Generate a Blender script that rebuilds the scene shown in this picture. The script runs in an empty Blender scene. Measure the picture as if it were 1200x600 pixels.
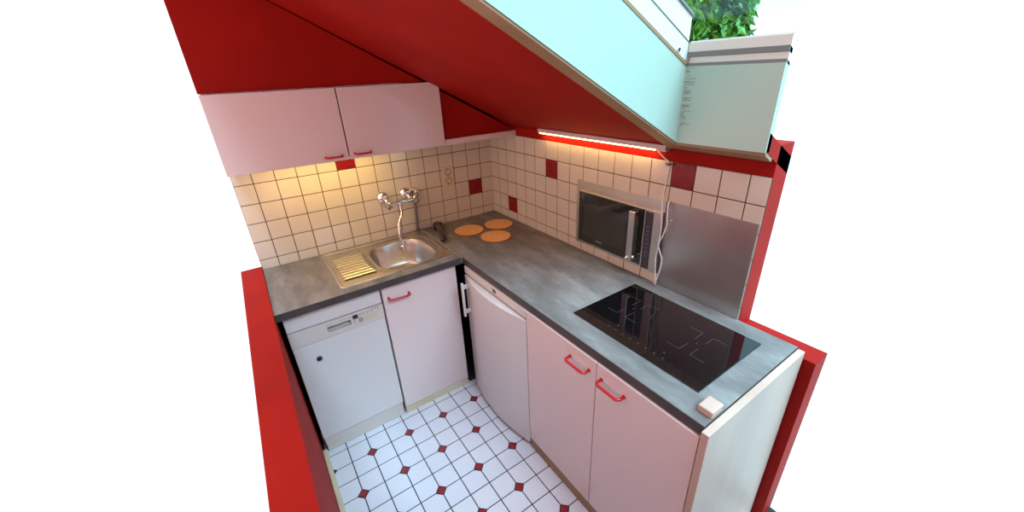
import bpy, bmesh, math, random
from mathutils import Vector, Matrix
random.seed(7)
PI = math.pi
scn = bpy.context.scene
COL = scn.collection

# ------------------------------------------------------------------ materials
def sock(b, *names):
    for n in names:
        if n in b.inputs: return b.inputs[n]
def mat(name, col, rough=.5, metal=0, coat=0, spec=None, trans=0, emit=None, estr=0):
    m = bpy.data.materials.new(name); m.use_nodes = True
    b = m.node_tree.nodes['Principled BSDF']
    b.inputs['Base Color'].default_value = (*col, 1)
    b.inputs['Roughness'].default_value = rough
    b.inputs['Metallic'].default_value = metal
    if coat:
        b.inputs['Coat Weight'].default_value = coat; b.inputs['Coat Roughness'].default_value = .05
    if spec is not None: b.inputs['Specular IOR Level'].default_value = spec
    if trans: b.inputs['Transmission Weight'].default_value = trans
    if emit:
        b.inputs['Emission Color'].default_value = (*emit, 1); b.inputs['Emission Strength'].default_value = estr
    return m
def vary(m, c1, c2, scale=5, detail=4, lo=.35, hi=.65, bump=0, stretch=(1, 1, 1), rough=None):
    """mottled base colour (object space noise) and an optional small bump"""
    nt = m.node_tree; N = nt.nodes; L = nt.links; b = N['Principled BSDF']
    tc = N.new('ShaderNodeTexCoord'); mp = N.new('ShaderNodeMapping'); mp.inputs['Scale'].default_value = stretch
    nz = N.new('ShaderNodeTexNoise'); nz.inputs['Scale'].default_value = scale; nz.inputs['Detail'].default_value = detail
    rp = N.new('ShaderNodeValToRGB')
    rp.color_ramp.elements[0].position = lo; rp.color_ramp.elements[0].color = (*c1, 1)
    rp.color_ramp.elements[1].position = hi; rp.color_ramp.elements[1].color = (*c2, 1)
    L.new(tc.outputs['Object'], mp.inputs['Vector']); L.new(mp.outputs['Vector'], nz.inputs['Vector'])
    L.new(nz.outputs['Fac'], rp.inputs['Fac']); L.new(rp.outputs['Color'], b.inputs['Base Color'])
    if bump:
        bp = N.new('ShaderNodeBump'); bp.inputs['Strength'].default_value = bump; bp.inputs['Distance'].default_value = .004
        L.new(nz.outputs['Fac'], bp.inputs['Height']); L.new(bp.outputs['Normal'], b.inputs['Normal'])
    if rough:
        mr = N.new('ShaderNodeMapRange'); mr.inputs['To Min'].default_value = rough[0]; mr.inputs['To Max'].default_value = rough[1]
        L.new(nz.outputs['Fac'], mr.inputs['Value']); L.new(mr.outputs['Result'], b.inputs['Roughness'])
    return m

M = {}
M['red'] = vary(mat('red_wall_paint', (.3, .015, .008), .7, spec=.15), (.28, .005, .002), (.34, .007, .003), 3, 3, bump=.15)
M['redgloss'] = mat('red_enamel', (.46, .007, .012), .28, coat=.3)
M['tile'] = vary(mat('white_glazed_tile', (.64, .59, .52), .16, coat=.3), (.61, .56, .46), (.66, .61, .51), 2.5, 2)
M['tilered'] = vary(mat('red_glazed_tile', (.22, .008, .01), .25, coat=.05, spec=.3), (.19, .006, .010), (.26, .010, .014), 20, 2)
M['grout'] = vary(mat('brown_grout', (.13, .07, .04), .9), (.055, .028, .014), (.10, .052, .028), 14, 3)
M['ftile'] = vary(mat('white_floor_tile', (.7, .71, .74), .28, coat=.15), (.66, .66, .71), (.72, .72, .77), 3, 3, rough=(.22, .4))
M['fgrout'] = mat('black_floor_grout', (.018, .018, .022), .8)
M['fred'] = vary(mat('red_floor_tile', (.25, .012, .02), .3), (.22, .01, .018), (.32, .018, .028), 40, 2)
M['white'] = mat('white_laminate', (.68, .60, .60), .34)  # pink tint stands in for red light bounced off the walls
M['whitec'] = mat('white_lacquer_front', (.73, .60, .575), .26, coat=.2)  # red wall bounce put into the white of the fronts
M['appl'] = mat('appliance_white', (.66, .62, .60), .2, coat=.2)
M['appl2'] = mat('appliance_panel_beige', (.62, .55, .50), .35)
M['recess'] = mat('grey_recess_shade', (.30, .28, .25), .5)  # shade of the grip recess put into its colour
M['smoke'] = mat('smoky_brown_plastic', (.055, .04, .025), .2)
M['cream'] = vary(mat('cream_plinth', (.72, .62, .42), .5), (.60, .52, .34), (.68, .60, .41), 9, 3)
M['dark'] = mat('dark_gap_shade_and_kick', (.02, .015, .018), .7)  # near black for painted gap shade; the kick plate shares it
M['black'] = mat('black_plastic', (.012, .012, .013), .3)
M['grey'] = mat('grey_rubber', (.16, .16, .17), .5)
M['steel'] = vary(mat('brushed_stainless_steel', (.62, .60, .57), .28, 1), (.57, .55, .52), (.63, .61, .58), 6, 2, rough=(.26, .36))
M['panelsteel'] = vary(mat('stainless_wall_sheet', (.5, .49, .48), .32, 1), (.46, .45, .44), (.53, .52, .50), 3, 2, rough=(.26, .38))
M['chrome'] = mat('chrome', (.85, .85, .86), .06, 1)
M['alu'] = mat('aluminium_strip', (.85, .84, .82), .25, .6)
M['glassblack'] = mat('black_ceramic_glass', (.004, .0035, .004), .04, spec=.45)
M['ovenglass'] = mat('dark_oven_glass', (.02, .022, .02), .06, coat=.4)
M['ovenwin'] = mat('dark_oven_window', (.04, .042, .036), .1)
M['panel'] = mat('purple_grey_keypad', (.05, .038, .05), .3)
M['mark'] = mat('grey_print', (.07, .07, .075), .4)
M['marklight'] = mat('pale_print', (.3, .3, .3), .4)
M['mwblue'] = mat('pale_blue_key', (.10, .11, .17), .4)
M['cable'] = mat('white_cable', (.78, .76, .72), .4)
M['wood'] = vary(mat('tan_painted_trim', (.30, .18, .10), .5), (.26, .16, .08), (.34, .22, .12), 6, 3)
M['pane'] = vary(mat('beige_board', (.55, .40, .32), .5), (.50, .36, .29), (.58, .43, .35), 5, 3, stretch=(1, 1, .3))
M['lining'] = vary(mat('pale_mint_window_lining', (.70, .80, .77), .45), (.37, .54, .47), (.40, .58, .50), 3, 2)
M['frame'] = mat('pale_window_frame', (.68, .72, .68), .4)
M['gasket'] = mat('grey_gasket', (.17, .19, .19), .5)
M['brown'] = mat('brown_wooden_bead', (.30, .20, .11), .6)
M['stain'] = mat('dark_stain', (.10, .11, .12), .8)
M['lamp'] = mat('lamp_diffuser', (.9, .8, .7), .4, emit=(1, .60, .20), estr=17)
M['lamp2'] = mat('under_cabinet_diffuser', (.9, .8, .7), .4, emit=(1, .66, .19), estr=31)
M['lampbody'] = mat('lamp_housing_white', (.62, .52, .50), .4)
M['clear'] = mat('smoky_clear_plastic', (.55, .50, .42), .12, trans=.5)
M['cork'] = vary(mat('cork', (.5, .24, .08), .8), (.66, .33, .12), (.85, .47, .20), 90, 4, .3, .7, bump=.4)
M['corkedge'] = mat('cork_rim', (.34, .14, .05), .8)
M['leaf'] = vary(mat('green_leaf', (.05, .16, .03), .5), (.02, .13, .02), (.10, .42, .05), 2.5, 3)
M['bark'] = mat('bark', (.10, .07, .05), .9)
M['yellowprint'] = mat('yellow_print', (.55, .45, .15), .5)
# window glass: clear, thin, real
g = bpy.data.materials.new('window_glass'); g.use_nodes = True
nt = g.node_tree; nt.nodes.clear()
o_ = nt.nodes.new('ShaderNodeOutputMaterial'); tr = nt.nodes.new('ShaderNodeBsdfTransparent'); gl = nt.nodes.new('ShaderNodeBsdfGlossy')
gl.inputs['Roughness'].default_value = .02; mx = nt.nodes.new('ShaderNodeMixShader'); mx.inputs[0].default_value = .03
tr.inputs[0].default_value = (.95, 1, .98, 1)
nt.links.new(tr.outputs[0], mx.inputs[1]); nt.links.new(gl.outputs[0], mx.inputs[2]); nt.links.new(mx.outputs[0], o_.inputs[0])
M['glass'] = g
# worktop: dark concrete look laminate with streaks along its length
def worktop_mat(name, c1, c2, c3, stretch):
    m = mat(name, c2, .48, spec=.3); nt = m.node_tree; N = nt.nodes; L = nt.links; b = N['Principled BSDF']
    tc = N.new('ShaderNodeTexCoord'); mp = N.new('ShaderNodeMapping'); mp.inputs['Scale'].default_value = stretch
    n1 = N.new('ShaderNodeTexNoise'); n1.inputs['Scale'].default_value = 7; n1.inputs['Detail'].default_value = 7; n1.inputs['Roughness'].default_value = .62
    rp = N.new('ShaderNodeValToRGB'); e = rp.color_ramp.elements
    e[0].position = .32; e[0].color = (*c1, 1); e[1].position = .70; e[1].color = (*c3, 1)
    k = rp.color_ramp.elements.new(.5); k.color = (*c2, 1)
    L.new(tc.outputs['Object'], mp.inputs[0]); L.new(mp.outputs[0], n1.inputs['Vector']); L.new(n1.outputs['Fac'], rp.inputs[0]); L.new(rp.outputs[0], b.inputs['Base Color'])
    return m
M['top'] = worktop_mat('grey_concrete_laminate', (.115, .112, .105), (.175, .172, .164), (.27, .27, .26), (1.6, .55, 1))
M['topedge'] = vary(mat('dark_edge_band', (.055, .045, .045), .5), (.045, .038, .038), (.07, .058, .056), 8, 3)

# ------------------------------------------------------------------ mesh helpers
def bx(bm, x0, x1, y0, y1, z0, z1, mi=0, bev=0):
    vs = [bm.verts.new((x, y, z)) for x in (x0, x1) for y in (y0, y1) for z in (z0, z1)]
    F = [(0, 1, 3, 2), (4, 6, 7, 5), (0, 4, 5, 1), (2, 3, 7, 6), (0, 2, 6, 4), (1, 5, 7, 3)]
    fs = []
    for f in F:
        q = bm.faces.new([vs[i] for i in f]); q.material_index = mi; fs.append(q)
    if bev:
        es = list({e for f in fs for e in f.edges})
        r = bmesh.ops.bevel(bm, geom=es, offset=bev, segments=2, affect='EDGES', profile=.5)
        for f in r['faces']: f.material_index = mi
    return fs
def tube(bm, pts, r, n=10, mi=0, caps=True):
    pts = [Vector(p) for p in pts]; rings = []; up = None
    for i, p in enumerate(pts):
        d = (pts[min(i + 1, len(pts) - 1)] - pts[max(i - 1, 0)]).normalized()
        if up is None: up = d.orthogonal().normalized()
        up = (up - d * up.dot(d)).normalized(); s = d.cross(up)
        rr = r[i] if isinstance(r, (list, tuple)) else r
        rings.append([bm.verts.new(p + (up * math.cos(2 * PI * k / n) + s * math.sin(2 * PI * k / n)) * rr) for k in range(n)])
    for a, b in zip(rings, rings[1:]):
        for k in range(n):
            f = bm.faces.new((a[k], a[(k + 1) % n], b[(k + 1) % n], b[k])); f.material_index = mi; f.smooth = True
    if caps:
        for q in (rings[0][::-1], rings[-1]): f = bm.faces.new(q); f.material_index = mi
def smoothpath(pts, sub=5):
    P = [Vector(p) for p in pts]; out = []
    for i in range(len(P) - 1):
        p0, p1, p2, p3 = P[max(i - 1, 0)], P[i], P[i + 1], P[min(i + 2, len(P) - 1)]
        for k in range(sub):
            t = k / sub
            out.append(.5 * ((2 * p1) + (p2 - p0) * t + (2 * p0 - 5 * p1 + 4 * p2 - p3) * t * t + (3 * p1 - p0 - 3 * p2 + p3) * t ** 3))
    out.append(P[-1]); return out
def lathe(bm, c, axis, prof, n=24, mi=0):
    """prof: list of (distance along axis, radius)"""
    c = Vector(c); a = Vector(axis).normalized(); u = a.orthogonal().normalized(); w = a.cross(u); rings = []
    for h, r in prof:
        rings.append([bm.verts.new(c + a * h + (u * math.cos(2 * PI * k / n) + w * math.sin(2 * PI * k / n)) * max(r, 1e-4)) for k in range(n)])
    for p, q in zip(rings, rings[1:]):
        for k in range(n):
            f = bm.faces.new((p[k], p[(k + 1) % n], q[(k + 1) % n], q[k])); f.material_index = mi; f.smooth = True
    for q in (rings[0][::-1], rings[-1]): f = bm.faces.new(q); f.material_index = mi
def prism_xz(bm, poly, y0, y1, mi=0):
    """polygon of (x, z) extruded along y"""
    a = [bm.verts.new((x, y0, z)) for x, z in poly]; b = [bm.verts.new((x, y1, z)) for x, z in poly]
    n = len(poly)
    fs = [bm.faces.new(a), bm.faces.new(b[::-1])] + [bm.faces.new((a[i], b[i], b[(i + 1) % n], a[(i + 1) % n])) for i in range(n)]
    for f in fs: f.material_index = mi
    return fs
def prism_xy(bm, poly, z0, z1, mi=0, bev=0):
    a = [bm.verts.new((x, y, z0)) for x, y in poly]; b = [bm.verts.new((x, y, z1)) for x, y in poly]
    n = len(poly)
    fs = [bm.faces.new(a[::-1]), bm.faces.new(b)] + [bm.faces.new((a[i], a[(i + 1) % n], b[(i + 1) % n], b[i])) for i in range(n)]
    for f in fs: f.material_index = mi
    if bev:
        es = [e for e in fs[1].edges]
        r = bmesh.ops.bevel(bm, geom=es, offset=bev, segments=2, affect='EDGES', profile=.5)
        for f in r['faces']: f.material_index = mi
def obj(name, bm, mats, parent=None, recalc=True, **props):
    if recalc: bmesh.ops.recalc_face_normals(bm, faces=bm.faces[:])
    me = bpy.data.meshes.new(name); bm.to_mesh(me); bm.free()
    for m in (mats if isinstance(mats, (list, tuple)) else [mats]): me.materials.append(M[m])
    o = bpy.data.objects.new(name, me); COL.objects.link(o)
    if parent:
        o.parent = parent
        w = Vector((0, 0, 0)); q = parent
        while q: w += q.location; q = q.parent
        me.transform(Matrix.Translation(-w))
    else:
        vs = me.vertices
        if len(vs) and props.get('kind') != 'structure':
            c = sum((v.co for v in vs), Vector()) / len(vs); c.z = min(v.co.z for v in vs)
            me.transform(Matrix.Translation(-c)); o.location = c
    for k, v in props.items(): o[k] = v
    return o
def thing(name, label, cat, loc, group=None):
    o = bpy.data.objects.new(name, None); COL.objects.link(o); o.location = loc; o.empty_display_size = .05
    o['label'] = label; o['category'] = cat
    if group: o['group'] = group
    return o
def B(): return bmesh.new()
def box(name, m, parent, x0, x1, y0, y1, z0, z1, bev=.0015, **p):
    b = B(); bx(b, x0, x1, y0, y1, z0, z1, 0, bev); return obj(name, b, m, parent, **p)

# ------------------------------------------------------------------ measures
ZC = .932            # worktop top
P = .105             # wall tile pitch
ZA = 1.4062
XL, YE = -1.55, -1.85   # ends of the modelled room corner
S = .52              # ceiling pitch
def ceil_z(x): return 1.56 - S * x

# ------------------------------------------------------------------ tiled walls
def tile_face(bm, u0, u1, z0, z1, place, mi, g=.0021, h=.0025, ch=.0018):
    u0 += g; u1 -= g; z0 += g; z1 -= g
    if u1 - u0 < .006 or z1 - z0 < .006: return
    lo = [(u0, z0), (u1, z0), (u1, z1), (u0, z1)]
    hi = [(u0 + ch, z0 + ch), (u1 - ch, z0 + ch), (u1 - ch, z1 - ch), (u0 + ch, z1 - ch)]
    a = [bm.verts.new(place(u, z, 0)) for u, z in lo]; b = [bm.verts.new(place(u, z, h * .7)) for u, z in lo]; c = [bm.verts.new(place(u, z, h)) for u, z in hi]
    for p, q in ((a, b), (b, c)):
        for k in range(4):
            f = bm.faces.new((p[k], p[(k + 1) % 4], q[(k + 1) % 4], q[k])); f.material_index = mi
    f = bm.faces.new(c); f.material_index = mi
def tile_wall(bm, first, umax, zlo, zhi, place, reds):
    us = [0, first]
    while us[-1] < umax: us.append(us[-1] + P)
    zs = [ZA + P * k for k in range(-6, 3)]
    for i in range(len(us) - 1):
        for j in range(len(zs) - 1):
            z0, z1 = max(zs[j], zlo), min(zs[j + 1], zhi)
            if z1 - z0 < .01: continue
            tile_face(bm, us[i], min(us[i + 1], umax), z0, z1, place, 2 if (i - 1, j - 6) in reds else 1)
# back (sink) wall: i = tile index from the corner, j = 0 first row above line A
b = B()
bx(b, XL, .10, 0, .10, -.05, 1.56, 0)
# gable above is closed by the soffit; grout bed then tiles
bx(b, XL, 0, -.0012, 0, ZC - .02, 1.53, 3)
tile_wall(b, .0953, -XL, ZC - .01, 1.53, lambda u, z, d: (-u, -.0012 - d, z), {(8, 0), (0, -3)})
obj('wall_back', b, ['red', 'tile', 'tilered', 'grout'], kind='structure', recalc=True)
b = B()
bx(b, 0, .10, YE, 0, -.05, 1.62, 0)
bx(b, -.0012, 0, YE, 0, ZC - .02, 1.511, 3)
tile_wall(b, .0991, -YE, ZC - .01, 1.511, lambda u, z, d: (-.0012 - d, -u, z), {(5, -1), (1, -4), (13, 0)})
obj('wall_right', b, ['red', 'tile', 'tilered', 'grout'], kind='structure')
# lower run of the right wall behind the end of the units
b = B(); bx(b, 0, .10, -2.13, YE, -.05, ZC - .04, 0); obj('wall_right_low', b, 'red', kind='structure')
# low red wall on the left, with its cream skirting
b = B(); bx(b, XL - .10, XL, -3.6, 0, -.05, .95, 0); obj('wall_left', b, 'red', kind='structure')
b = B(); bx(b, XL, XL + .022, -3.6, -.59, 0, .055, 0, .004); obj('baseboard_left', b, 'cream', kind='structure')
# rest of the attic room, unseen, added behind and beside the viewer for light bounce
b = B(); bx(b, XL - .1, .1, -3.7, -3.6, -.05, 2.55, 0); obj('wall_rear', b, 'red', kind='structure')
b = B(); bx(b, 0, .10, -3.6, -2.80, -.05, 1.62, 0); obj('wall_right_rear', b, 'red', kind='structure')
b = B(); bx(b, XL - .1, XL, -3.6, -2.35, 1.2, 2.5, 0); obj('wall_left_rear', b, 'red', kind='structure')
# soffit: boxed red wall above the upper cabinets and above the tiles
b = B()
YS = -.312
poly = [(-.495, 1.545), (-.002, 1.545), (-.002, ceil_z(0)), (XL, ceil_z(XL)), (XL, 1.85), (-.495, 1.85)]
prism_xz(b, poly, YS, 0)
obj('wall_soffit', b, 'red', kind='structure')
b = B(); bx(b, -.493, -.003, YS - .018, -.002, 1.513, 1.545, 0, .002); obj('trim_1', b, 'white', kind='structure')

# ceiling slab with the skylight hole
SY = -1.525; SX0, SX1 = -.095, -1.15
b = B()
def slab(x0, x1, y0, y1, t=.06):
    prism_xz(b, [(x0, ceil_z(x0)), (x1, ceil_z(x1)), (x1, ceil_z(x1) + t), (x0, ceil_z(x0) + t)], y0, y1)
slab(.10, XL - .1, SY, .10)
slab(.10, SX0, YE, SY)
slab(SX1, XL - .1, -3.7, SY)
slab(-.95, SX1, -3.7, -2.3)
# soft plaster cove where the ceiling meets the soffit
n = 6
for k in range(n):
    a0 = k / n; a1 = (k + 1) / n
obj('ceiling', b, 'red', kind='structure')

# ------------------------------------------------------------------ skylight
OF1, OF2, OF3 = 1.818, 1.896, 1.972    # vertical offsets of the frame bands, on planes parallel to the ceiling
def band(bm, o0, o1, y0, y1, xa=SX0, xb=SX1, mi=0):
    prism_xz(bm, [(xa, o0 - S * xa), (xb, o0 - S * xb), (xb, o1 - S * xb), (xa, o1 - S * xa)], y0, y1, mi)
win = thing('window_1', 'sloping roof window with pale lining above the hob', 'window', (SX0, SY, 1.62)); win['kind'] = 'structure'
b = B(); band(b, 1.556, OF1, SY - .004, SY + .02, SX0 - .004); obj('side_lining', b, 'lining', win)
b = B(); bx(b, SX0 - .004, SX0 + .02, YE, SY + .02, ceil_z(SX0) - .002, OF1 - S * SX0, 0)
obj('bottom_lining', b, 'lining', win)
# hairline streaks of dirt on the bottom lining
b = B()
for k in range(26):
    z = 1.865 - .2 * (k / 26) - random.uniform(0, .01); y = SY - random.uniform(.006, .016); L_ = random.uniform(.01, .05) * (1 if k < 10 else .7)
    t = random.uniform(.0005, .0012)
    bx(b, SX0 - .0048, SX0 - .003, y - L_, y, z, z + t, 0)
obj('dirt_streaks', b, 'stain', win)
b = B(); band(b, OF1 - .001, OF1 + .011, SY - .006, SY + .02); obj('wooden_bead', b, 'brown', win)
b = B(); band(b, OF1 + .006, OF2 - .003, SY, SY + .02); band(b, OF1 + .006, OF2 - .003, YE, SY, SX0 + .004, SX0 + .03)
obj('frame', b, 'frame', win)
b = B(); band(b, OF2 - .003, OF2, SY - .002, SY + .02); band(b, OF1, OF1 + .009, YE, SY, SX0 - .001, SX0 + .02); band(b, OF1 + .03, OF1 + .045, YE, SY, SX0 + .001, SX0 + .02)
band(b, OF3 - .002, OF3 + .008, SY - .006, SY + .02)
obj('gasket', b, 'gasket', win)
b = B(); band(b, OF2, OF3 - .002, SY, SY + .025)
band(b, OF1 + .075, OF2 + .006, YE, SY, SX0 + .012, SX0 + .04)
obj('sash', b, 'frame', win)
b = B(); band(b, OF3 + .008, OF3 + .012, YE, SY + .02, SX0 + .04, SX1); obj('pane', b, 'glass', win)
b = B(); lathe(b, (-.177 + .03, SY + .001, 1.922), (0, -1, 0), [(0, .010), (.002, .010), (.003, .006), (.0031, .0001)], 20)
obj('screw_cap', b, 'frame', win)
b = B(); lathe(b, (-.147, SY - .003, 1.922), (0, -1, 0), [(0, .005), (.001, .005), (.0012, .0001)], 16); obj('screw_hole', b, 'black', win)
# corner of the frame with its grey sealing lip
b = B(); tube(b, smoothpath([(SX0 - .004, SY - .004, OF1 + .055), (SX0 + .004, SY - .006, OF1 + .085), (SX0 + .02, SY - .014, OF1 + .115), (SX0 + .03, SY - .05, OF1 + .13)]), .004, 8)
obj('corner_seal', b, 'gasket', win)
# architrave round the opening on the ceiling
b = B()
def flat(x0, x1, y0, y1, d=.012):
    prism_xz(b, [(x0, ceil_z(x0) - d), (x1, ceil_z(x1) - d), (x1, ceil_z(x1) + .002), (x0, ceil_z(x0) + .002)], y0, y1)
flat(-.045, SX1, SY - .001, -1.462)
flat(-.045, SX0, YE, SY)
obj('trim_2', b, 'wood', kind='structure')

# ------------------------------------------------------------------ tree outside
tree = thing('tree', 'leafy green tree outside, seen through the roof window', 'tree', (4.1, 1.2, -2.2))
b = B(); tube(b, [(4.1, 1.2, -2.2), (4.12, 1.2, 0), (4.1, 1.22, 1.4), (4.15, 1.2, 2.2)], [.12, .10, .08, .03], 10); obj('trunk', b, 'bark', tree)
b = B()
for k in range(15000):
    th = random.uniform(0, 2 * PI); ph = math.acos(random.uniform(-1, 1)); r = random.uniform(.35, 1) ** .4
    c = Vector((4.1 + .8 * r * math.sin(ph) * math.cos(th), 1.25 + .62 * r * math.sin(ph) * math.sin(th), 2.45 + 1.05 * r * math.cos(ph)))
    c += Vector((random.gauss(0, .05), random.gauss(0, .05), random.gauss(0, .05)))
    a = Vector((random.gauss(0, 1), random.gauss(0, 1), random.gauss(0, 1))).normalized(); u = a.orthogonal().normalized(); L_ = random.uniform(.055, .11); w = L_ * .42
    d = a.cross(u)
    vs = [b.verts.new(q) for q in (c - u * L_, c + d * w + a * .008, c + u * L_, c - d * w + a * .008)]
    b.faces.new(vs)
obj('foliage', b, 'leaf', tree, recalc=False, kind='stuff')

# ------------------------------------------------------------------ floor
Q = .10813; FX, FY = -.6763, -.7127
b = B()
bx(b, XL - .1, .10, -3.7, .1, -.06, -.0015, 1)
i0, i1 = int((XL - FX) / Q) - 1, int(-FX / Q) + 1
for j in range(-7, 28):
    for i in range(i0, i1 + 1):
        x0, x1 = FX + i * Q, FX + (i + 1) * Q; y1, y0 = FY - j * Q, FY - (j + 1) * Q
        if y0 < -3.6: continue
        if x0 > -.50 and y1 > -2.0: continue
        if y0 > -.45: continue
        g_ = .0026; c_ = .0262
        def dia(a, bb): return bb % 2 == 0 and (a % 2) == ((bb // 2) % 2)
        X0, X1, Y0, Y1 = max(x0, XL) + g_, min(x1, 0) - g_, y0 + g_, y1 - g_
        if X1 - X0 < .01: continue
        poly = []
        # corners: grid vertex (i,j) is x0,y1
        for (cx, cy, ii, jj, sx, sy) in ((X0, Y0, i, j + 1, 1, 1), (X1, Y0, i + 1, j + 1, -1, 1), (X1, Y1, i + 1, j, -1, -1), (X0, Y1, i, j, 1, -1)):
            if dia(ii, jj):
                a1, a2 = (cx + sx * c_, cy), (cx, cy + sy * c_)
                first = (sx * sy) > 0
                poly += ([a2, a1] if first else [a1, a2])
            else: poly.append((cx, cy))
        vs = [b.verts.new((x, y, 0)) for x, y in poly]; vl = [b.verts.new((x, y, -.002)) for x, y in poly]
        f = b.faces.new(vs); f.material_index = 0
        for k in range(len(vs)):
            f = b.faces.new((vs[k], vl[k], vl[(k + 1) % len(vs)], vs[(k + 1) % len(vs)])); f.material_index = 0
for j in range(-6, 28):
    for i in range(i0, i1 + 2):
        if j % 2 == 0 and (i % 2) == ((j // 2) % 2):
            x, y = FX + i * Q, FY - j * Q; r = .0238
            if x < XL + .02 or x > -.02 or y < -3.55 or (x > -.5 and y > -2.0) or y > -.5: continue
            vs = [b.verts.new((x + dx * r, y + dy * r, 0)) for dx, dy in ((1, 0), (0, 1), (-1, 0), (0, -1))]
            f = b.faces.new(vs); f.material_index = 2
obj('floor', b, ['ftile', 'fgrout', 'fred'], kind='structure')

# ------------------------------------------------------------------ D handles
def d_handle_bm(p0, p1, out, lift, r=.0055):
    """bow handle: feet at p0 and p1 on the face, 'out' unit vector away from it"""
    p0, p1, out = Vector(p0), Vector(p1), Vector(out); d = (p1 - p0).normalized(); bm = B(); c = lift * .42; pts = [p0, p0 + out * (lift - c)]
    for k in range(1, 6):
        a = PI / 2 * k / 5; pts.append(p0 + out * (lift - c + c * math.sin(a)) + d * (c - c * math.cos(a)))
    for k in range(0, 6):
        a = PI / 2 * k / 5; pts.append(p1 + out * (lift - c + c * math.cos(a)) - d * (c - c * math.sin(a)))
    pts.append(p1)
    tube(bm, pts, r, 12)
    for q in (p0, p1): lathe(bm, q, out, [(0, r * 1.35), (.002, r * 1.35), (.0025, r)], 14)
    return bm

# ------------------------------------------------------------------ upper cabinets (one unit, two doors)
up = thing('wall_cabinet', 'white wall cabinet with two doors and dark red handles above the sink', 'cabinet', (-1.02, -.16, 1.517))
b = B()
x0, x1, z0, z1 = XL + .002, -.497, 1.517, 1.846
bx(b, x0, x0 + .018, -.309, -.006, z0, z1); bx(b, x1 - .018, x1, -.309, -.006, z0, z1)
bx(b, x0 + .018, x1 - .018, -.309, -.006, z0, z0 + .018); bx(b, x0 + .018, x1 - .018, -.309, -.006, z1 - .018, z1); bx(b, x0 + .018, x1 - .018, -.012, -.006, z0 + .018, z1 - .018)
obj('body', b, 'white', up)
for (a, c, ha, hb) in ((-1.022, x1, -.997, -.920), (x0, -1.028, -1.136, -1.060)):
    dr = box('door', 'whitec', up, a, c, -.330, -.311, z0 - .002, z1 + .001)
    obj('handle', d_handle_bm((ha, -.330, 1.538), (hb, -.330, 1.538), (0, -1, 0), .028, .005), 'redgloss', dr, label='dark red bow handle')
# warm strip light under it
ul = thing('cabinet_downlight', 'warm strip light fixed under the white wall cabinet', 'lamp', (-1.05, -.20, 1.49))
box('housing', 'lampbody', ul, -1.42, -.80, -.200, -.150, 1.503, 1.5165, .002)
box('diffuser', 'lamp2', ul, -1.41, -.81, -.193, -.157, 1.497, 1.503, .001)

# ------------------------------------------------------------------ wall lamp over the microwave
wl = thing('strip_light', 'slim glowing strip light fixed high on the red wall beside the roof window', 'lamp', (-.02, -1.0, 1.55))
box('housing', 'lampbody', wl, -.042, -.002, -1.447, -.600, 1.558, 1.579, .002)
b = B(); bx(b, -.040, -.012, -1.395, -.615, 1.553, 1.558, 0, .001); obj('diffuser', b, 'lamp', wl)
b = B(); bx(b, -.038, -.010, -1.447, -1.397, 1.552, 1.558, 0, .001); obj('end_switch', b, 'lampbody', wl)

# ------------------------------------------------------------------ worktops
SK = (-1.245, -.613, -.532, -.030)       # sink outline x0 x1 y0 y1
b = B()
def top_slab(x0, x1, y0, y1): bx(b, x0, x1, y0, y1, ZC - .038, ZC, 0)
hx0, hx1, hy0, hy1 = -1.03, -.65, -.515, -.07
ye = -.592
top_slab(XL + .001, hx0, ye, -.004); top_slab(hx1, -.6025, ye, -.004); top_slab(hx0, hx1, ye, hy0); top_slab(hx0, hx1, hy1, -.004)
bx(b, XL + .001, -.6025, ye - .0015, ye, ZC - .038, ZC - .0012, 1)
obj('worktop', b, ['top', 'topedge'], label='grey worktop piece the steel sink is set into', category='worktop')
b = B()
bx(b, -.5920, -.006, -2.066, -.004, ZC - .038, ZC, 0); bx(b, -.5998, -.5920, -.592, -.004, ZC - .038, ZC, 0)
bx(b, -.5935, -.5920, -2.066, -.594, ZC - .038, ZC - .0012, 1); bx(b, -.5935, -.006, -2.0675, -2.066, ZC - .038, ZC - .0012, 1)
obj('worktop', b, ['top', 'topedge'], label='long grey worktop piece carrying the black hob and cork mats', category='worktop')
b = B(); bx(b, -.6022, -.6, ye - .002, -.006, ZC - .03, ZC + .0012, 0)
obj('joint_strip', b, 'alu', label='thin bright metal strip covering the worktop joint beside the sink', category='strip')

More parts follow.
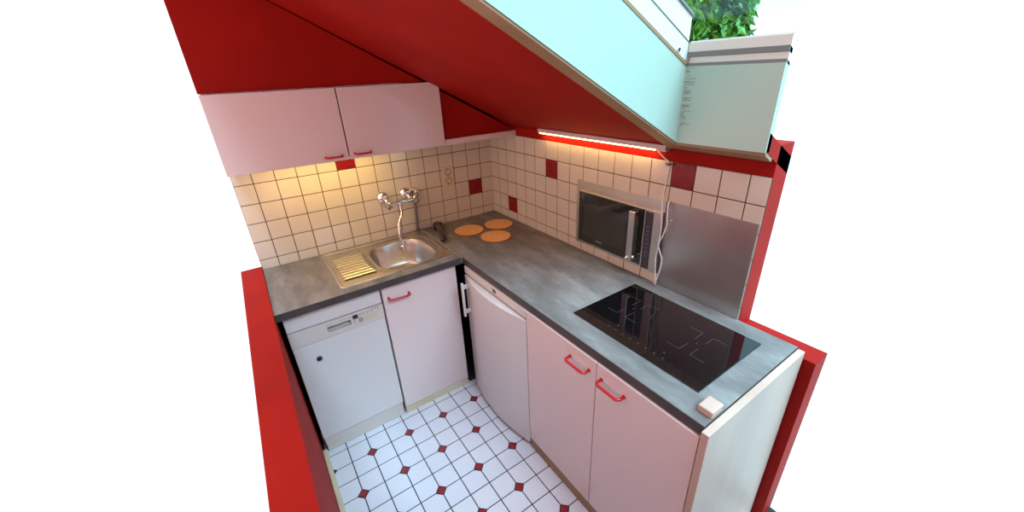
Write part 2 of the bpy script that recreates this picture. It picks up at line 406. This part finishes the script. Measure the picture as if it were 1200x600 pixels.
# ------------------------------------------------------------------ sink (pressed steel, bowl right, ribbed drainer left)
sk = thing('sink', 'stainless steel inset sink with bowl and ribbed drainer', 'sink', (-.93, -.28, ZC))
def smooth(t): t = max(0, min(1, t)); return t * t * (3 - 2 * t)
def sink_h(x, y):
    x0, x1, y0, y1 = SK
    e = min(x - x0, x1 - x, y - y0, y1 - y)
    h = .0005 + .0045 * smooth(e / .004) - .003 * smooth((e - .010) / .008)
    # bowl lip and bowl
    cx, cy, a, c_ = -.839, -.293, .176, .203
    n_ = 2.9
    r = ((abs(x - cx) / a) ** n_ + (abs(y - cy) / c_) ** n_) ** (1 / n_)
    # raised line round the bowl
    h -= .0035 * smooth((1.22 - r) / .05)
    h -= .002 * smooth((1.08 - r) / .05)
    if r < 1.0:
        t = (1 - r)
        h -= .150 * (1 - (1 - smooth(t / .30)) ** 1.25) + .006 * smooth((1 - r) / 1)
        rd = math.hypot(x - cx, y - cy)
        h -= .008 * (1 - smooth((rd - .030) / .008))
    # drainer field
    dx0, dx1, dy0, dy1 = -1.215, -1.035, -.470, -.110
    m_ = min(x - dx0, (dx1 + .02 * math.sin((y - dy0) / (dy1 - dy0) * PI)) - x, y - dy0, dy1 - y)
    if m_ > 0:
        k = smooth(m_ / .010)
        h -= .002 * k
        if dy0 + .03 < y < dy1 - .005: h += .0033 * k * smooth((m_ - .004) / .012) * (.5 + .5 * math.sin((y - dy0) / .0345 * 2 * PI)) ** 2.2
    # overflow dimple
    rr = math.hypot((x + 1.04) / .024, (y + .098) / .012)
    h -= .003 * smooth(1.4 - rr)
    return ZC + h
b = B(); NX, NY = 232, 184; grid = []
for i in range(NX + 1):
    x = SK[0] + (SK[1] - SK[0]) * i / NX; row = []
    for j in range(NY + 1):
        y = SK[2] + (SK[3] - SK[2]) * j / NY
        # round the plate's corners a little
        X, Y = x, y; rc = .012
        cxn = min(max(x, SK[0] + rc), SK[1] - rc); cyn = min(max(y, SK[2] + rc), SK[3] - rc)
        d = math.hypot(x - cxn, y - cyn)
        mxd = max(abs(x - cxn), abs(y - cyn))
        if x != cxn and y != cyn and d > 0: X = cxn + (x - cxn) / d * mxd; Y = cyn + (y - cyn) / d * mxd
        row.append(b.verts.new((X, Y, sink_h(x, y))))
    grid.append(row)
for i in range(NX):
    for j in range(NY):
        f = b.faces.new((grid[i][j], grid[i + 1][j], grid[i + 1][j + 1], grid[i][j + 1])); f.smooth = True
obj('basin', b, 'steel', sk, recalc=False)
b = B(); lathe(b, (-.839, -.293, ZC - .166), (0, 0, 1), [(0, .032), (.002, .032), (.003, .026), (.0015, .012), (.0012, .001)], 24); obj('drain', b, 'chrome', sk)
b = B()
for dx in (-.008, .008): lathe(b, (-1.04 + dx, -.098, ZC - .003), (0, 0, 1), [(0, .0035), (.0016, .0035), (.0017, .0005)], 12)
obj('overflow_hole', b, 'black', sk)

# ------------------------------------------------------------------ wall mixer tap
tp = thing('mixer_tap', 'chrome wall mixer tap with hanging spout above the sink', 'tap', (-.73, -.05, 1.17))
for x in (-.815, -.669):
    b = B(); lathe(b, (x, -.005, 1.200), (0, -1, 0), [(0, .038), (.005, .038), (.013, .034), (.022, .024), (.028, .015)], 28)
    tube(b, [(x, -.024, 1.200), (x + .004, -.05, 1.192), (x + .012, -.072, 1.176)], [.013, .012, .013], 14)
    obj('rosette', b, 'chrome', tp)
b = B()
tube(b, [(-.808, -.078, 1.168), (-.80, -.078, 1.169), (-.76, -.078, 1.172), (-.735, -.078, 1.174), (-.70, -.078, 1.173), (-.66, -.078, 1.171), (-.645, -.078, 1.170)], [.013, .014, .011, .015, .011, .014, .013], 16)
lathe(b, (-.735, -.080, 1.174), (0, 0, -1), [(0, .012), (.02, .0125), (.024, .011), (.034, .011)], 18)
obj('body', b, 'chrome', tp)
for x, s in ((-.808, -1), (-.640, 1)):
    b = B(); ax = Vector((.25 * s, -.85, -.35)).normalized(); c0 = Vector((x, -.085, 1.168))
    lathe(b, c0, ax, [(0, .010), (.016, .009)], 14)
    c1 = c0 + ax * .014; u = ax.orthogonal().normalized(); w = ax.cross(u)
    lathe(b, c1, ax, [(0, .012), (.004, .015), (.012, .015), (.017, .008)], 16)
    for k in range(4):
        a = PI / 4 + k * PI / 2; d = u * math.cos(a) + w * math.sin(a)
        tube(b, [c1 + ax * .008 + d * .008, c1 + ax * .008 + d * .019, c1 + ax * .008 + d * .023], [.005, .0065, .004], 10)
    hd = obj('cross_handle', b, 'clear', tp, label='clear plastic cross handle')
    b = B(); lathe(b, c1 + ax * .0165, ax, [(0, .006), (.003, .005), (.0035, .001)], 12); obj('handle_cap', b, 'grey', hd)
b = B(); tube(b, smoothpath([(-.735, -.080, 1.142), (-.737, -.086, 1.128), (-.74, -.100, 1.105), (-.772, -.130, 1.068), (-.79, -.155, 1.036), (-.796, -.165, .992), (-.794, -.172, .945), (-.793, -.174, .925)]), .0088, 12)
lathe(b, (-.793, -.174, .927), (0, 0, -1), [(0, .010), (.004, .015), (.022, .015), (.027, .011), (.0275, .003)], 18)
obj('spout', b, 'chrome', tp)
b = B(); tube(b, smoothpath([(-.607, -.05, 1.200), (-.614, -.045, 1.170), (-.619, -.03, 1.13)]), .011, 12); tube(b, smoothpath([(-.619, -.030, 1.135), (-.623, -.024, 1.05), (-.627, -.018, .936)]), .0095, 12)
obj('hose', b, 'grey', tp, label='grey supply hose going down to the sink rim')
b = B(); lathe(b, (-.607, -.004, 1.205), (0, -1, 0), [(0, .024), (.004, .024), (.012, .018), (.03, .012), (.05, .013), (.054, .009)], 24)
tube(b, [(-.645, -.078, 1.170), (-.625, -.065, 1.185), (-.607, -.05, 1.203)], .010, 12)
obj('side_valve', b, 'chrome', tp)

# ------------------------------------------------------------------ dish brush
br = thing('dish_brush', 'black and smoky dish brush lying across the metal joint strip', 'brush', (-.54, -.2, ZC))
b = B()
p0, p1 = Vector((-.578, -.318, ZC + .022)), Vector((-.507, -.085, ZC + .036)); d = (p1 - p0).normalized()
tube(b, [p0 + d * .02, p0 + d * .06, p0 + d * .13, p0 + d * .19, p0 + d * .215], [.009, .013, .017, .020, .018], 14)
obj('handle', b, 'smoke', br)
b = B(); lathe(b, p0 - d * .004 - Vector((0, 0, .0)), d, [(-.018, .004), (-.014, .013), (0, .019), (.014, .014), (.022, .007)], 18); obj('end_knob', b, 'black', br)
b = B(); up_ = Vector((0, 0, 1)); c = p1 + d * .0
lathe(b, c + Vector((0, 0, .012)), (0, 0, -1), [(0, .022), (.006, .031), (.016, .032), (.022, .026), (.046, .031)], 20); obj('bristle_head', b, 'black', br)

# ------------------------------------------------------------------ cork mats
for (x, y, lab) in ((-.362, -.256, 'round cork mat nearest the sink, left of the other two'), (-.150, -.290, 'round cork mat nearest the wall corner, behind the front one'), (-.283, -.462, 'round cork mat in front of the other two')):
    b = B(); lathe(b, (x, y, ZC + .0002), (0, 0, 1), [(0, .094), (.0015, .0975), (.0065, .0975), (.008, .095)], 56, 1)
    b.faces.ensure_lookup_table()
    max(b.faces, key=lambda f: f.calc_center_median().z).material_index = 0
    for f in b.faces:
        if len(f.verts) == 4: f.smooth = False
    obj('cork_mat', b, ['cork', 'corkedge'], label=lab, category='mat', group='cork mats on the worktop')

# ------------------------------------------------------------------ socket
so = thing('double_socket', 'cream double wall socket on the tiles above the tap', 'socket', (-.356, -.005, 1.2))
box('cover', 'cream', so, -.398, -.315, -.013, -.0045, 1.192, 1.318, .003)
b = B()
for z in (1.285, 1.226):
    lathe(b, (-.356, -.0125, z), (0, -1, 0), [(0, .024), (.0025, .024), (.0026, .0205), (-.004, .0195), (-.004, .001)], 26)
obj('socket_ring', b, 'wood', so)
b = B()
for z in (1.285, 1.226):
    for dx in (-.0095, .0095): lathe(b, (-.356 + dx, -.010, z), (0, -1, 0), [(0, .0028), (.0016, .0028), (.0017, .0005)], 10)
    for s in (-1, 1): bx(b, -.359, -.353, -.0135, -.010, z + s * .018 - .003, z + s * .018 + .003)
obj('pin_hole', b, 'black', so)

# ------------------------------------------------------------------ dishwasher
dw = thing('dishwasher', 'white slimline dishwasher with keypad panel left of the sink cabinet', 'dishwasher', (-1.29, -.3, 0))
X0, X1, YF = -1.527, -1.075, -.570
b = B(); bx(b, X0, X1, -.545, -.03, .03, .888, 0, .002); obj('body', b, 'appl', dw)
box('top_strip', 'appl', dw, X0, X1, YF, -.543, .806, .888, .002)
b = B(); z0, z1 = .716, .800
gx0, gx1, gz0, gz1 = -1.357, -1.243, .742, .772     # grip recess
bx(b, X0, gx0, YF - .004, -.543, z0, z1); bx(b, gx1, X1, YF - .004, -.543, z0, z1); bx(b, gx0, gx1, YF - .004, -.543, gz1, z1); bx(b, gx0, gx1, YF - .004, -.543, z0, gz0)
# sloping back of the recess
g_b = B(); bx(g_b, X0 + .002, X1 - .002, -.5475, -.5445, .798, .808); obj('gap_shade', g_b, 'dark', dw, label='dark gap line'); g_b = B(); bx(g_b, X0 + .002, X1 - .002, -.5475, -.5445, .095, .105); obj('gap_shade', g_b, 'dark', dw, label='dark gap line')  # dark strips painting the shade inside the door gaps
cp = obj('control_panel', b, 'appl2', dw, recalc=False)
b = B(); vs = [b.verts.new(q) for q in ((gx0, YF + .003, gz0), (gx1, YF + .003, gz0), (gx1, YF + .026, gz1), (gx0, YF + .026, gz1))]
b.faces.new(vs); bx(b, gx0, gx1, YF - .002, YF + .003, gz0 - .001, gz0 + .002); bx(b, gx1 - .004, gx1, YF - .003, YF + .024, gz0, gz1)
obj('grip_recess', b, 'recess', cp, recalc=False, label='finger grip with its shade painted grey')
box('display', 'black', cp, -1.232, -1.206, YF - .0052, YF - .004, .768, .790, 0)
b = B()
b.free()
for x, z in ((-1.196, .779), (-1.176, .780), (-1.156, .779), (-1.136, .780), (-1.101, .778), (-1.101, .789)):
    b = B(); lathe(b, (x, YF - .004, z), (0, -1, 0), [(0, .0023), (.001, .0023)], 10); obj('button', b, 'black', cp)
b = B()
for r_ in range(6):
    for c in range(2): bx(b, -1.206 + c * .011, -1.197 + c * .011, YF - .0046, YF - .004, .738 + r_ * .0048, .7405 + r_ * .0048)
for k in range(5): bx(b, -1.2 + k * .02, -1.188 + k * .02, YF - .0046, YF - .004, .787, .7885)
bx(b, -1.135, -1.09, YF - .0046, YF - .004, .7945, .7958)
for k in range(7): bx(b, -1.358 + k * .0042, -1.3555 + k * .0042, YF - .0046, YF - .004, .782, .785)
bx(b, -1.30, -1.252, YF - .0046, YF - .004, .7865, .7875); bx(b, -1.247, -1.242, YF - .0046, YF - .004, .784, .788)
for r_ in range(4): bx(b, -1.229, -1.226, YF - .0046, YF - .004, .738 + r_ * .007, .742 + r_ * .007)
obj('printed_text', b, 'mark', cp)
b = B()
for r_ in range(3):
    for c in range(4): bx(b, -1.178 + c * .016, -1.166 + c * .016, YF - .0046, YF - .004, .742 + r_ * .0095, .7435 + r_ * .0095); 
for c in range(5): bx(b, -1.180 + c * .016, -1.1792 + c * .016, YF - .0046, YF - .004, .740, .766)
obj('printed_grid', b, 'yellowprint', cp)
box('door', 'appl', dw, X0, X1, YF - .002, -.543, .103, .713, .003)
box('plinth', 'appl2', dw, X0 + .006, X1 - .004, -.562, -.53, .004, .097, .001)
b = B(); lathe(b, (-1.428, YF - .002, .617), (0, -1, 0), [(0, .013), (.006, .013), (.010, .009), (.0105, .002)], 20)
obj('hook', b, 'black', label='small dark round hook stuck on the dishwasher door', category='hook')

# ------------------------------------------------------------------ sink cabinet
sc = thing('sink_cabinet', 'white base cabinet under the sink with one red handle', 'cabinet', (-.85, -.3, 0))
X0, X1 = -1.066, -.634
b = B()
bx(b, X0, X0 + .016, -.549, -.02, .05, .892); bx(b, X1 - .016, X1, -.549, -.02, .05, .892); bx(b, X0 + .016, X1 - .016, -.549, -.02, .05, .066); bx(b, X0 + .016, X1 - .016, -.03, -.02, .066, .892)
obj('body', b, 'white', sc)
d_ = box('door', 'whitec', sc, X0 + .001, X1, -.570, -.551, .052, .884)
obj('handle', d_handle_bm((-1.036, -.570, .818), (-.925, -.570, .812), (0, -1, 0), .030), 'redgloss', d_, label='red bow handle')
box('plinth', 'cream', sc, X0 + .002, X1 - .001, -.566, -.53, .0, .046, .001)
# dark sheets added to stand for the shade in the corner void
b = B(); bx(b, -.62, -.01, -.56, -.02, .0, .03); bx(b, -.40, -.38, -.60, -.02, .03, .88); obj('corner_shade', b, 'dark', label='dark sheet added as shade in the corner gap between sink cabinet and fridge', category='board')

# ------------------------------------------------------------------ fridge
fr = thing('fridge', 'white under-counter fridge with bulging door and side bar handle', 'fridge', (-.32, -.91, 0))
Y0, Y1 = -1.208, -.612
box('body', 'appl', fr, -.545, -.03, Y0, Y1, .03, .885, .003)
ts = box('top_panel', 'appl', fr, -.597, -.545, Y0, Y1, .843, .886, .002)
b = B(); bx(b, -.5995, -.597, -.948, -.918, .855, .874, 0, .001); obj('badge', b, 'mark', ts)
b = B(); n = 24; pa = []
for k in range(n + 1):
    t = k / n; y = Y1 + (Y0 - Y1) * t; pa.append((-.600 - .040 * (1 - (2 * t - 1) ** 2), y))
poly = pa + [(-.552, Y0), (-.552, Y1)]
prism_xy(b, poly, .035, .832, 0, .003)
fd = obj('door', b, 'appl', fr)
for f in fd.data.polygons: f.use_smooth = False
b = B(); prism_xy(b, [(-.594, Y1 - .004), (-.612, -.75), (-.618, -.91), (-.612, -1.07), (-.594, Y0 + .004), (-.55, Y0 + .004), (-.55, Y1 - .004)], .828, .8325)
b.free()
b = B(); hx, hy = -.652, -.675
bx(b, hx - .007, hx + .007, hy - .008, hy + .008, .598, .818, 0, .004)
for z in (.63, .79):
    bx(b, hx, -.605, hy - .007, hy + .007, z - .012, z + .012, 0, .003)
obj('handle', b, 'appl', fd)
box('kick_plate', 'dark', fr, -.585, -.53, Y0 + .004, Y1 - .004, .0, .034, .001)

# ------------------------------------------------------------------ base cabinet with two doors
bc = thing('base_cabinet', 'white base cabinet with two doors and red handles under the hob', 'cabinet', (-.3, -1.64, 0))
b = B(); ya, yb = -2.062, -1.212
bx(b, -.578, -.02, ya, ya + .016, .07, .892); bx(b, -.578, -.02, yb - .016, yb, .07, .892); bx(b, -.578, -.02, ya + .016, yb - .016, .07, .086); bx(b, -.03, -.02, ya + .016, yb - .016, .086, .892)
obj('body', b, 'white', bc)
for (a, c, h0, h1) in ((-1.652, yb - .001, -1.512, -1.617), (ya, -1.6555, -1.681, -1.788)):
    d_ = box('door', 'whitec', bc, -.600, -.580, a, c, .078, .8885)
    obj('handle', d_handle_bm((-.600, h0, .829), (-.600, h1, .829), (-1, 0, 0), .034, .006), 'redgloss', d_, label='bright red bow handle')
box('plinth', 'wood', bc, -.592, -.56, ya, yb - .001, 0, .072, .001)
# end panel at the right end of the units
box('end_panel', 'pane', None, -.612, -.01, -2.092, -2.069, 0, .929, .002, label='beige board closing the right end of the base units', category='panel')
b = B(); bx(b, -.555, -.495, -2.065, -2.018, ZC + .0002, ZC + .026, 0, .004)
obj('wooden_block', b, 'pane', label='small brown wooden block on the worktop end beside the hob', category='block')

# ------------------------------------------------------------------ hob
hb = thing('induction_hob', 'black glass induction hob set in the long worktop', 'hob', (-.29, -1.69, ZC))
hX0, hX1, hY0, hY1 = -.4875, -.095, -1.982, -1.405
box('glass_top', 'glassblack', hb, hX0, hX1, hY0, hY1, ZC + .0003, ZC + .0055, .0015)
b = B(); zt = ZC + .0056
def line(x0, y0, x1, y1, w=.0012):
    d = Vector((x1 - x0, y1 - y0, 0)).normalized(); n_ = Vector((-d.y, d.x, 0)) * w / 2
    b.faces.new([b.verts.new(Vector(q) + s) for q, s in (((x0, y0, zt), n_), ((x0, y0, zt), -n_), ((x1, y1, zt), -n_), ((x1, y1, zt), n_))])
def zone(cx, cy, s):
    k = s * .28
    for sx in (-1, 1):
        line(cx + sx * s, cy - k, cx + sx * k, cy - k * .0 if False else cy - k); line(cx + sx * s, cy + k, cx + sx * k, cy + k)
    for sy in (-1, 1):
        line(cx - s, cy + sy * k * 1.0, cx - s, cy + sy * s) ; line(cx + s, cy + sy * k, cx + s, cy + sy * s)
    line(cx - .004, cy, cx + .004, cy); line(cx, cy - .004, cx, cy + .004)
zone(-.272, -1.543, .075); obj('zone_mark', b, 'mark', hb, recalc=False); b = B()
zone(-.276, -1.840, .075)
obj('zone_mark', b, 'mark', hb, recalc=False); b = B()
b.free()
for k in range(8):
    b = B(); y = -1.56 - k * .036; line(-.446, y, -.438, y - .008, .001); line(-.446, y - .008, -.438, y, .001); obj('touch_key', b, 'mark', hb, recalc=False)
for y in (-1.585, -1.80):
    b = B(); line(-.413, y - .004, -.413, y + .004, .003); obj('indicator', b, 'mark', hb, recalc=False)

# ------------------------------------------------------------------ steel wall sheet + screw
b = B(); bx(b, -.0085, -.0042, YE + .005, -1.464, ZC + .001, 1.341, 0, .0005)
ss = obj('splashback', b, 'panelsteel', label='brushed steel splashback sheet on the wall behind the hob', category='splashback')
b = B(); lathe(b, (-.0085, -1.497, 1.259), (-1, 0, 0), [(0, .006), (.002, .005), (.0025, .001)], 16)
s2 = obj('screw', b, 'chrome', ss); s2.data.transform(Matrix.Translation((0, 0, 0)))

# ------------------------------------------------------------------ microwave
mw = thing('microwave', 'built-in steel microwave with dark glass door, bar handle and keypad', 'microwave', (-.02, -1.2, .975))
b = B()
y0, y1, z0, z1 = -1.462, -.905, .978, 1.336
bx(b, -.010, -.0042, y0, -.945, 1.268, z1, 0, .001); bx(b, -.010, -.0042, -.945, y1, z0, z1, 0, .001)
obj('mounting_frame', b, 'steel', mw)
MY0, MY1, MZ0, MZ1 = -1.461, -.950, .993, 1.290
box('body', 'steel', mw, -.030, -.005, MY0, MY1, MZ0, MZ1, .002)
dr = box('door', 'ovenglass', mw, -.034, -.030, -1.375, MY1 + .001, MZ0 + .013, MZ1 - .006, .001)
box('window', 'ovenwin', dr, -.0345, -.034, -1.27, -.985, MZ0 + .05, MZ1 - .06, 0)
b = B()
for k in range(8): bx(b, -.0352, -.0345, -1.085 - k * .0058, -1.081 - k * .0058, 1.034, 1.039)
obj('printed_name', b, 'marklight', dr)
b = B(); bx(b, -.076, -.066, -1.352, -1.318, 1.030, 1.276, 0, .003)
h_ = obj('handle', b, 'steel', dr)
b = B(); bx(b, -.070, -.033, -1.346, -1.324, 1.255, 1.272, 0, .002)
obj('handle_post', b, 'chrome', h_); b = B(); lathe(b, (-.034, -1.346, 1.045), (-1, 0, 0), [(0, .010), (.032, .010), (.033, .008)], 18); obj('handle_post', b, 'chrome', h_)
b = B(); lathe(b, (-.0705, -1.326, 1.040), (-1, 0, 0), [(0, .009), (.012, .009), (.014, .007)], 18)
obj('handle_post', b, 'chrome', h_)
box('trim_strip', 'alu', mw, -.0345, -.030, -1.379, -1.376, MZ0 + .004, MZ1 - .006, 0)
kp = box('keypad', 'panel', mw, -.034, -.030, -1.418, -1.380, MZ0 + .006, MZ1 - .010, .001)
b = B()
for k in range(8): bx(b, -.035, -.034, -1.407, -1.392, 1.06 + k * .021, 1.067 + k * .021)
obj('key', b, 'mwblue', kp)

# ------------------------------------------------------------------ cables
def cable(name, pts, r, label, **k):
    b = B(); tube(b, smoothpath(pts, 6), r, 8); return obj(name, b, 'cable', label=label, category='cable', **k)
cable('lamp_cable', [(-.020, -1.398, 1.553), (-.014, -1.405, 1.538), (-.012, -1.431, 1.519), (-.012, -1.453, 1.503), (-.010, -1.452, 1.454), (-.012, -1.444, 1.378), (-.030, -1.455, 1.350),
    (-.045, -1.471, 1.292), (-.045, -1.475, 1.224), (-.043, -1.470, 1.143), (-.040, -1.463, 1.089), (-.040, -1.466, 1.038), (-.035, -1.472, .96), (-.030, -1.470, .938)], .0026, 'thin white cable running from the strip light down past the microwave')
cable('power_cable', [(-.014, -1.478, 1.345), (-.026, -1.482, 1.330), (-.038, -1.493, 1.279), (-.038, -1.496, 1.245), (-.038, -1.483, 1.193), (-.036, -1.466, 1.143), (-.036, -1.481, 1.105), (-.036, -1.492, 1.079), (-.036, -1.490, 1.032), (-.034, -1.478, .975), (-.030, -1.464, .938)], .003, 'white cable loop hanging over the splashback edge beside the microwave')
b = B(); bx(b, -.016, -.0042, -1.474, -1.436, 1.496, 1.503, 0, .001); lathe(b, (-.004, -1.455, 1.499), (-1, 0, 0), [(0, .004), (.016, .004), (.018, .006), (.020, .003)], 12)
obj('cable_hook', b, 'grey', label='small dark metal hook holding the white cable beside the red tile', category='hook')

# ------------------------------------------------------------------ light
w = bpy.data.worlds.new('sky_and_warm_fill'); scn.world = w; w.use_nodes = True
bg = w.node_tree.nodes['Background']; bg.inputs[1].default_value = 1.0
wn = w.node_tree; tcw = wn.nodes.new('ShaderNodeTexCoord'); sx = wn.nodes.new('ShaderNodeSeparateXYZ'); mrw = wn.nodes.new('ShaderNodeMapRange')
mrw.inputs['From Min'].default_value = -.25; mrw.inputs['From Max'].default_value = .35
rw = wn.nodes.new('ShaderNodeValToRGB'); rw.color_ramp.elements[0].color = (1.55, 1.03, 1.0, 1); rw.color_ramp.elements[1].color = (1.08, 1.9, 2.2, 1)  # warm left half is added fill in place of indoor light, right half is sky
wn.links.new(tcw.outputs['Generated'], sx.inputs[0]); wn.links.new(sx.outputs['X'], mrw.inputs['Value']); wn.links.new(mrw.outputs[0], rw.inputs[0]); wn.links.new(rw.outputs[0], bg.inputs[0])
sun = bpy.data.lights.new('overcast_sun', 'SUN'); sun.energy = 8.0; sun.angle = math.radians(46); sun.color = (.50, .78, .98)
so_ = bpy.data.objects.new('overcast_sun', sun); COL.objects.link(so_)
so_.rotation_euler = Vector((.14, -.66, 1.0)).to_track_quat('Z', 'Y').to_euler()
scn.view_settings.view_transform = 'Standard'; scn.view_settings.look = 'None'; scn.view_settings.gamma = 1
scn.view_settings.use_curve_mapping = False; scn.view_settings.exposure = 0

# ------------------------------------------------------------------ camera
cam = bpy.data.cameras.new('camera'); co = bpy.data.objects.new('camera', cam); COL.objects.link(co)
co.location = (-1.47067695, -2.43940782, 1.87701883); co.rotation_mode = 'XYZ'
co.rotation_euler = (1.13067053, .0441103703, -.603840619)
cam.sensor_fit = 'HORIZONTAL'; cam.sensor_width = 36; cam.lens = 458.220889 * 36 / 1200; cam.clip_start = .02
scn.camera = co
